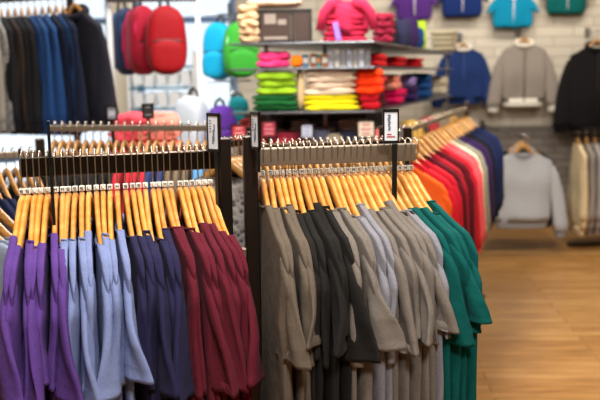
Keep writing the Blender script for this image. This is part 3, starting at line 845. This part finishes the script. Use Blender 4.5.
# top shelf
z1, *_ = pile(240, 260, 44, 8, 5, 'd9b890', 'tan', 'at the left end of top shelf', up_, lumpy=.25)
pile(250, 300, 9, 2, 1, 'e8d2b4', 'wide beige', 'draped over the black crate', up_+.19, lumpy=.2)
def crate():
    q0 = P(259, 40, 4.5); q1 = P(311, 40, 4.5)
    w = q1.x-q0.x; t = empty('wire_crate', ((q0.x+q1.x)/2, 4.62, up_))
    h = .175; f = MB()
    for x in (-w/2, w*.15, w/2):
        for y in (-.12, .12): f.box((x, y, h/2), (.012, .012, h))
    for z in (.006, h-.006):
        for y in (-.12, .12): f.box((0, y, z), (w, .012, .012))
        for x in (-w/2, w/2): f.box((x, 0, z), (.012, .24, .012))
    f.build('crate_frame', BLACK, t, smooth=False)
    MB().box((0, 0, .008), (w, .24, .008)).build('crate_floor', BLACK, t, smooth=False)
    MB().box((-w*.17, -.118, h/2), (w*.58, .004, h*.9)).build('smoked_panel', plain('smoked_panel', '4a3a34', .25), t, smooth=False)
    MB().box((w*.33, -.118, h/2), (w*.3, .004, h*.9)).build('smoked_panel', plain('smoked_panel', '4a3a34', .25), t, smooth=False)
    m = MB(); m.box((-w*.28, -.122, h*.72), (w*.22, .004, h*.3)).box((-w*.05, -.122, h*.62), (w*.16, .004, h*.16)).box((-w*.18, -.122, h*.15), (w*.45, .004, h*.08))
    m.build('panel_picture', plain('panel_pic', '9a8c82', .6), t, smooth=False)
    tag(t, 'black-framed display crate on the top shelf with dark picture front', 'crate')
crate()
PINK = fabric('c92b4e', .1)
for k in range(5):
    folded('folded_sweater', (P(345, 40, 4.5).x+.004*(-1)**k, 4.6, up_+.001+.028*k), .235-.008*k, .26, .031, PINK, rnd.uniform(-.04, .04),
           f'raspberry pink knit, {["bottom","second-lowest","middle","second-highest","top"][k]} flat one under the draped sweater', 'folded top', 'raspberry knits on top shelf', .12)
# a pink sweater thrown over the pile
def draped(loc, w, d, h, mat, label):
    m = MB(); rings = []; n = 28
    sd = 4.2
    for i in range(14):
        t = i/13
        rr = math.sin(t*math.pi/2); zz = h*(math.cos(t*math.pi/2)**.8) - .10*sm((t-.75)/.25)
        ring = []
        for j in range(n):
            a = 2*math.pi*j/n
            k = 1+.13*t*math.sin(5*a+sd)+.07*t*math.sin(9*a+1)
            ring.append((w/2*max(rr, .02)*k*math.cos(a), d/2*max(rr, .02)*k*math.sin(a), zz+.02*t*math.sin(3*a+2)))
        rings.append(ring)
    rings.append([(x*.9, y*.9, z+.03) for x, y, z in rings[-1]])
    m.loft(rings, capend=False)
    t = empty('draped_sweater', loc); m.build('body', mat, t)
    for sg in (-1, 1):
        MB().tube([(sg*w*.15, -d*.3, h*.85), (sg*w*.38, -d*.42, h*.6), (sg*w*.52, -d*.46, h*.05), (sg*w*.60, -d*.44, -.085)], lambda t: .030-.006*t, 10, .8).build('sleeve', mat, t)
    return tag(t, label, 'sweater')
draped((P(347, 40, 4.5).x, 4.6, up_+.145), .24, .26, .075, fabric('b82a4c', .1), 'raspberry pink sweater draped over the top of its pile')
tg = MB().box((0, 0, .045), (.028, .003, .09), M=Matrix.Rotation(R(-12), 3, 'Y')).build('hang_tag', plain('violet_tag', '9a78e6', .5), smooth=False, bevel=.001)
tg.location = P(337, 42, 4.44); tg.location.z = up_+.01
tag(tg, 'violet paper tag leaning on the raspberry pile', 'tag')
pile(374, 392, 44, 16, 4, '8c2038', 'burgundy', 'beside the raspberry pile', up_, Y=4.85, lumpy=.3)
goods_box(324, 4.58, up_, .05, .10, 'd8c9ac', 'cream box left of the raspberry pile', d=.12)
def bag_roll(px, Y, zb, r, h, col, label):
    q = P(px, 100, Y); t = MB()
    rings = []
    for k in range(9):
        u = k/8; rr = r*(.75+.35*math.sin(u*math.pi)); rings.append([(q.x*0+rr*math.cos(2*math.pi*j/14)*(1+.1*math.sin(3*j+k)), rr*math.sin(2*math.pi*j/14), u*h) for j in range(14)])
    o = t.loft(rings).build('knit_hat', fabric(col), sub=0); o.location = (q.x, Y, zb)
    return tag(o, label, 'hat', 'knitted hats on the top side shelf')
bag_roll(402, 5.3, up_, .055, .16, '2a2a44', 'indigo knitted hat on the top side shelf, nearest')
bag_roll(409, 5.6, up_, .06, .19, '33204c', 'plum knitted hat on the top side shelf')
bag_roll(415, 5.9, up_, .06, .14, '1e3a78', 'blue knitted hat on the top side shelf by the lime one')
bag_roll(421, 6.1, up_, .035, .20, 'b4dc34', 'lime green knitted hat standing on the top side shelf')
bag_roll(392, 5.2, up_, .03, .15, '241c1c', 'black knitted hat beside the burgundy pile')
for k in range(4):
    q = P(444, 40, 6.9)
    folded('folded_sweater', (q.x-.0, 6.9, up_-.0+.001+.042*k), .21, .2, .044, fabric('b3a78c', .08), R(70), f'khaki folded knit, {["bottom","second-lowest","third","top"][k]} at the far end of top shelf', 'folded top', 'khaki knits at the far end of top shelf', .1)

# lower shelf under the stacks: framed cards, hats, boxes
def framed_card(px, py, Y, w, h, col, ink, label, group='framed price cards below the gondola shelf', lines=3):
    q = P(px, py, Y); t = empty('price_card', (q.x, q.y, q.z-h/2))
    f = MB(); b = .008
    f.box((0, 0, h-b/2), (w, .012, b)).box((0, 0, b/2), (w, .012, b)).box((-w/2+b/2, 0, h/2), (b, .012, h)).box((w/2-b/2, 0, h/2), (b, .012, h)).box((0, .005, h/2), (w, .004, h))
    f.build('frame', BLACK, t, smooth=False)
    MB().box((0, 0, h/2), (w-2*b, .006, h-2*b)).build('card', plain('card_'+col, col, .5), t, smooth=False)
    m = MB(); r_ = random.Random(int(px))
    for k in range(lines): m.box((0, -.004, h*(.75-.5*k/max(1, lines-1))), (w*r_.uniform(.4, .62), .002, h*.07))
    m.build('printed_lines', plain('ink_'+ink, ink, .6), t, smooth=False)
    MB().box((0, 0, -(q.z-h/2-1.12)/2), (.015, .01, abs(q.z-h/2-1.12))).build('stand', BLACK, t, smooth=False)
    return tag(t, label, 'price card', group)
framed_card(239, 133, 4.38, .085, .095, 'b5283e', 'e6a8a0', 'red framed price card left of the narrow angled sign')
framed_card(269, 129, 4.40, .08, .09, 'a82840', 'e09aa0', 'red framed price card right of the narrow angled sign')
framed_card(307, 131, 4.42, .07, .08, 'c9cfdf', '6c7aa8', 'pale blue framed card below the neon yellow pile')
framed_card(366, 129, 4.36, .095, .095, 'd8cdb4', 'c05a70', 'cream framed card below the orange pile')
framed_card(148, 111, 3.9, .055, .07, '2a2727', '8a8884', 'small black card above the left-hand back rack', group='small cards above the back left rack', lines=2)
framed_card(112, 113, 3.75, .05, .065, 'b9bcc8', '4a4c58', 'small pale card at the end of back rack rail', group='small cards above the back left rack', lines=2)
def beanie(px, py, Y, r, col, label, zb=None, mat=None):
    q = P(px, py, Y); t = empty('beanie', (q.x, q.y, zb if zb is not None else q.z-r))
    rings = []
    for k in range(8):
        a = math.pi/2*k/7; rings.append([(r*math.cos(a)**.7*math.cos(2*math.pi*j/16), r*math.cos(a)**.7*math.sin(2*math.pi*j/16), .03+r*1.1*math.sin(a)) for j in range(16)] if k < 7 else [(.002*math.cos(2*math.pi*j/16), .002*math.sin(2*math.pi*j/16), .03+r*1.1) for j in range(16)])
    m = mat or fabric(col, .1)
    MB().loft(rings).build('crown', m, t)
    MB().loft([[(f*r*math.cos(2*math.pi*j/16), f*r*math.sin(2*math.pi*j/16), z) for j in range(16)] for f, z in ((.95, 0), (1.08, .006), (1.08, .035), (.98, .042))]).build('brim_fold', m, t)
    return tag(t, label, 'hat', 'hats on the low gondola shelf')
beanie(236, 146, 4.47, .055, 'bfae94', 'stone knitted beanie under the left red card', 1.12, KN)
for i, (px, Yb, c, nm) in enumerate(((257, 4.62, 'e2554e', 'salmon'), (284, 4.6, 'c23a50', 'rose'), (320, 4.62, '6a6f86', 'slate'), (334, 4.58, 'd8cbb0', 'cream'), (349, 4.6, '3b4058', 'indigo'), (381, 4.6, 'e87878', 'coral'), (390, 4.85, 'b09a7c', 'sand'),
                                     (400, 5.1, '7a6a58', 'brown'), (410, 5.4, 'caa04a', 'mustard'), (419, 5.7, '2b2422', 'black'), (428, 6.0, 'b0283c', 'red'), (438, 6.4, '8a8070', 'taupe'), (449, 6.9, 'c9a060', 'ochre'), (294, 4.66, '8f3040', 'maroon'), (378, 4.75, '5f5348', 'umber'), (342, 4.8, '9aa0b8', 'pale blue'))):
    beanie(px, 130, Yb, .075+.01*(i % 3), c, f'{nm} beanie standing on the low shelf below the bright piles', 1.12)
for k, (px, c, nm) in enumerate(((294, 'b9b4aa', 'grey'), (325, '54586a', 'slate'), (352, 'c2b9a8', 'beige'), (278, '7a3b3b', 'brick red'))):
    goods_box(px, 4.9, 1.12, .16, .17, c, f'{nm} box at the back of the low gondola shelf', group='boxes on the low gondola shelf')
# salmon folded pile at gondola's left end
pile(240, 262, 146, 112, 4, 'e0584e', 'salmon', 'at the left end of low shelf', 1.12, Y=4.72, lumpy=.2)

# ------------------------------------------------------------------ backpacks
def backpack(px, py_top, py_bot, Y, wpx, col, rz, label, side_col=None, depth=.16, group=None, tall=1):
    top = P(px, py_top, Y); bot = P(px, py_bot, Y); H = (top.z-bot.z)*1.06; W = wpx/F*Y*1.05
    t = empty('backpack', (top.x, top.y, bot.z), rz)
    mt = fabric(col, .05, rough=.6) if True else None
    sc = fabric(side_col or col, .05, rough=.6)
    def shell(w, d, h, y0, z0, mat, nm, e=.5, taper=.86):
        rings = []
        for k in range(13):
            s = math.sin(math.pi/2*(-1+2*k/12)); f = (1-abs(s)**4.5)**.45 if k not in (0, 12) else .2
            tp = 1-(1-taper)*max(0, s)
            ring = []
            for j in range(24):
                a = 2*math.pi*j/24; x, y = math.cos(a), math.sin(a)
                x = math.copysign(abs(x)**e, x); y = math.copysign(abs(y)**e, y)
                wob = 1+.03*fn(x*2, y*2, s*3+px)
                ring.append((x*w/2*f*tp*wob, y0+y*d/2*(.45+.55*f)*wob, z0+h/2+s*h/2))
            rings.append(ring)
        return MB().loft(rings).build(nm, mat, t)
    shell(W, depth, H, 0, 0, mt, 'main_compartment')
    pk = shell(W*.84, .06, H*.46, -depth/2-.005, H*.04, mt, 'front_pocket', .55, .95)
    z = [(W*.36*math.cos(a), -depth/2-.012, H*.47+.012*math.sin(a*1)) for a in [math.pi*k/10 for k in range(11)]]
    MB().tube(z, .005, 6).build('pocket_zip', BLACK, t)
    arch = [(W*.42*math.cos(math.pi*k/16), -depth*.36, H*.58+H*.36*math.sin(math.pi*k/16)) for k in range(17)]
    MB().tube(arch, .007, 6).build('main_zip', sc, t)
    MB().tube([(-.03, depth*.3, H*.95), (-.022, depth*.3, H*1.07), (0, depth*.3, H*1.14), (.022, depth*.3, H*1.07), (.03, depth*.3, H*.95)], .009, 6).build('top_loop', BLACK, t)
    for sg in (-1, 1):
        MB().tube([(sg*W*.2, depth*.45, H*.93), (sg*W*.3, depth*.8, H*.7), (sg*W*.33, depth*.85, H*.4), (sg*W*.34, depth*.5, H*.1)], .016, 6, .4).build('shoulder_strap', sc, t)
    return tag(t, label, 'backpack', group)
backpack(165, 10, 75, 5.0, 38, '8c0a14', R(14), 'bright red backpack with front pocket, rightmost of three hanging', depth=.15)
backpack(141, 10, 75, 5.15, 27, '96102a', R(38), 'red backpack with pink edge in the middle of three', side_col='d83068', depth=.15)
backpack(125, 12, 75, 5.35, 22, '22304e', R(40), 'navy backpack behind the two red ones', side_col='2f5d86', depth=.14)
t = empty('hook_rail', (P(150, 0, 5.1).x, 5.15, 0)); zt = P(150, 4, 5.1).z+.03
MB().box((0, 0, zt), (.55, .025, .03)).build('rail', CHROME, t, bevel=.003)
for x in (-.27, .27): MB().box((x, .05, zt/2+.1), (.03, .03, zt+.2)).build('upright', WHITE, t, bevel=.003)
for x in (-.27, .27): MB().box((x, .05, .015), (.06, .5, .03)).build('foot', CHROME, t, bevel=.003)
tag(t, 'chrome rail stand from which the red and navy backpacks hang', 'display stand')
backpack(218, 26, 80, 5.75, 29, '17a9d8', R(-20), 'sky blue backpack hanging by the window', depth=.13)
backpack(240, 25, 78, 5.55, 33, '3aa034', R(15), 'green backpack hanging beside the sky blue one', depth=.14, side_col='a8ecb0')
backpack(222, 108, 152, 4.9, 26, '6b3fb4', R(25), 'purple backpack low beside the left red price card', depth=.13)
backpack(238, 98, 122, 5.3, 20, '12828c', R(10), 'small teal bag under the green backpack', depth=.1)
q = P(228, 0, 5.75)
t = empty('bag_stand', (q.x, 5.85, 0)); 
MB().tube([(0, 0, .02), (0, 0, 2.05)], .014, 10).build('pole', CHROME, t)
for z in (1.97, 1.52): MB().tube([(-.16, -.05, z), (0, 0, z), (.14, -.12, z)], .007, 8).build('arm', CHROME, t)
MB().box((0, 0, .012), (.45, .45, .024)).build('base_plate', CHROME, t, bevel=.004)
tag(t, 'chrome pole stand holding the sky blue and green backpacks', 'display stand')
# white hoodie hanging between
w_ = fabric('dfe6ee', .05)
q = P(191, 97, 4.9)
backpack(190, 99, 153, 4.9, 30, 'c3ced9', R(-18), 'white backpack hanging low in front of the bright window', depth=.15)
t = empty('display_stand', (q.x-.02, q.y+.22, 0))
MB().tube([(0, 0, .02), (0, 0, q.z+.04), (0, -.10, q.z+.05)], .010, 8).build('pole', CHROME, t)
MB().box((0, 0, .012), (.35, .35, .024)).build('base_plate', CHROME, t, bevel=.004)
tag(t, 'single chrome stand carrying the white backpack', 'display stand')
# pink-red hats on a table behind the back-left rack
tb = empty('display_table', (-.86, 4.22, 0))
MB().box((0, 0, 1.15), (.50, .44, .04)).build('tabletop', WHITE, tb, bevel=.004)
for x in (-.22, .22):
    for y in (-.19, .19): MB().box((x, y, .565), (.04, .04, 1.13)).build('leg', WHITE, tb, bevel=.003)
tag(tb, 'tall white display table behind the back left rack', 'table')
z1 = 1.17
for k, (px, Y, c, nm, w) in enumerate(((133, 4.22, 'e04a58', 'rose red', .22), (157, 4.22, 'f08878', 'salmon pink', .22))):
    for j in range(3):
        q = P(px, 110, Y)
        folded('folded_sweater', (q.x+.01*j, Y, z1+.001+.068*j), w-.02*j, .28, .07, fabric(c, .08), rnd.uniform(-.2, .2), f'{nm} knit, {["bottom","middle","top"][j]} one on the tall white table', 'folded top', f'{nm} knits on the white table', .3)
# white counter at the left
ct = empty('display_counter', (-1.85, 3.85, 0))
MB().box((0, 0, .53), (1.3, .9, 1.06)).build('cabinet', plain('counter_side', 'aab2bc', .5), ct, bevel=.005)
MB().box((0, 0, 1.08), (1.4, 1.0, .04)).build('counter_top', plain('counter_gloss', 'dfe9f6', .12), ct, bevel=.004)
tag(ct, 'glossy white counter at the left under the dark jackets', 'counter')
for k, (px, Y, c, nm) in enumerate(((8, 3.75, 'cfe0f2', 'ice white'), (30, 3.85, 'b7cbe4', 'pale sky'), (62, 3.9, 'dfe8f2', 'snow white'))):
    for j in range(2):
        q = P(px, 150, Y)
        folded('folded_shirt', (q.x, Y, 1.101+.035*j), .26, .3, .036, fabric(c, .04), rnd.uniform(-.2, .2), f'{nm} folded shirt, {["lower","upper"][j]} of a pair on glossy counter', 'folded top', f'{nm} shirts on the counter', .15)
# bright shelving under the red backpacks against the window
sh = empty('wall_shelving', (P(160, 90, 7.9).x, 8.15, 0))
for z in (.3, .7, 1.05, 1.25, 1.45, 1.65): MB().box((0, 0, z), (.62, .34, .02)).build('shelf', plain('teal_edge', '2f6f7c', .4), sh, bevel=.002)
for x in (-.31, .31): MB().box((x, 0, .9), (.025, .34, 1.8)).build('side_panel', WHITE, sh, bevel=.002)
tag(sh, 'narrow shelving with white folded goods below the red backpacks', 'shelving')
for zi, z in enumerate((1.06, 1.26, 1.46)):
    for k in range(5):
        o = MB().box((0, 0, .075), (.09, .24, .15-.01*((k+zi) % 3)), M=Matrix.Rotation(R(8*((k % 2)*2-1)), 3, 'Y')).build('white_box', WHITE, bevel=.006)
        o.location = (sh.location.x-.23+.115*k, 8.12, z+.008)
        tag(o, f'{ORD[k]} white box from the left on the {["lower","middle","upper"][zi]} shelf under the red backpacks', 'box', 'white boxes on the narrow shelving')

# ------------------------------------------------------------------ light
w = bpy.data.worlds.new('world'); S.world = w; w.use_nodes = True
bg = w.node_tree.nodes['Background']; bg.inputs['Color'].default_value = (.80, .90, 1, 1); bg.inputs['Strength'].default_value = 1.3
def area(name, loc, size, power, col, target=None, sy=None):
    l = bpy.data.lights.new(name, 'AREA'); l.size = size; l.energy = power; l.color = col
    if sy: l.shape = 'RECTANGLE'; l.size_y = sy
    o = bpy.data.objects.new(name, l); C.objects.link(o); o.location = loc
    if target: o.rotation_euler = (Vector(target)-Vector(loc)).to_track_quat('-Z', 'Y').to_euler()
    return o
WARM = (1, .92, .80); NEUT = (1, .95, .88); COOL = (.82, .92, 1)
area('ceiling_spot_front', (-.35, 1.2, 3.2), .5, 46, NEUT, (-.1, 1.85, 1.2))
area('ceiling_spot_right', (.8, 1.4, 3.2), .35, 24, WARM, (.3, 1.9, 1.2))
area('added_fill_near', (.5, -.4, 3.2), .5, 60, NEUT, (.0, 1.9, 1.25))  # added fill from the camera side, brightens the right rack's size markers
area('ceiling_panel_mid', (0, 4.0, 3.3), 1.2, 70, NEUT)
area('ceiling_panel_gondola', (.2, 3.3, 3.25), .6, 60, NEUT, (.2, 4.8, 1.5))
area('wall_washer_right', (2.0, 6.9, 3.25), 2.2, 56, WARM, (1.9, 8.6, 1.9), .4)
area('ceiling_panel_left', (-2.0, 5.5, 3.3), 1.2, 50, COOL)
area('window_daylight', (-2.6, 8.45, 1.9), 3.4, 60, COOL, (-2.2, 4.0, 1.0), 2.0)
area('aisle_spot', (2.0, 4.2, 3.25), .6, 60, WARM, (1.9, 5.2, 0))

S.view_settings.view_transform = 'Standard'; S.view_settings.look = 'None'; S.view_settings.gamma = 1
S.view_settings.use_curve_mapping = False; S.view_settings.exposure = 0
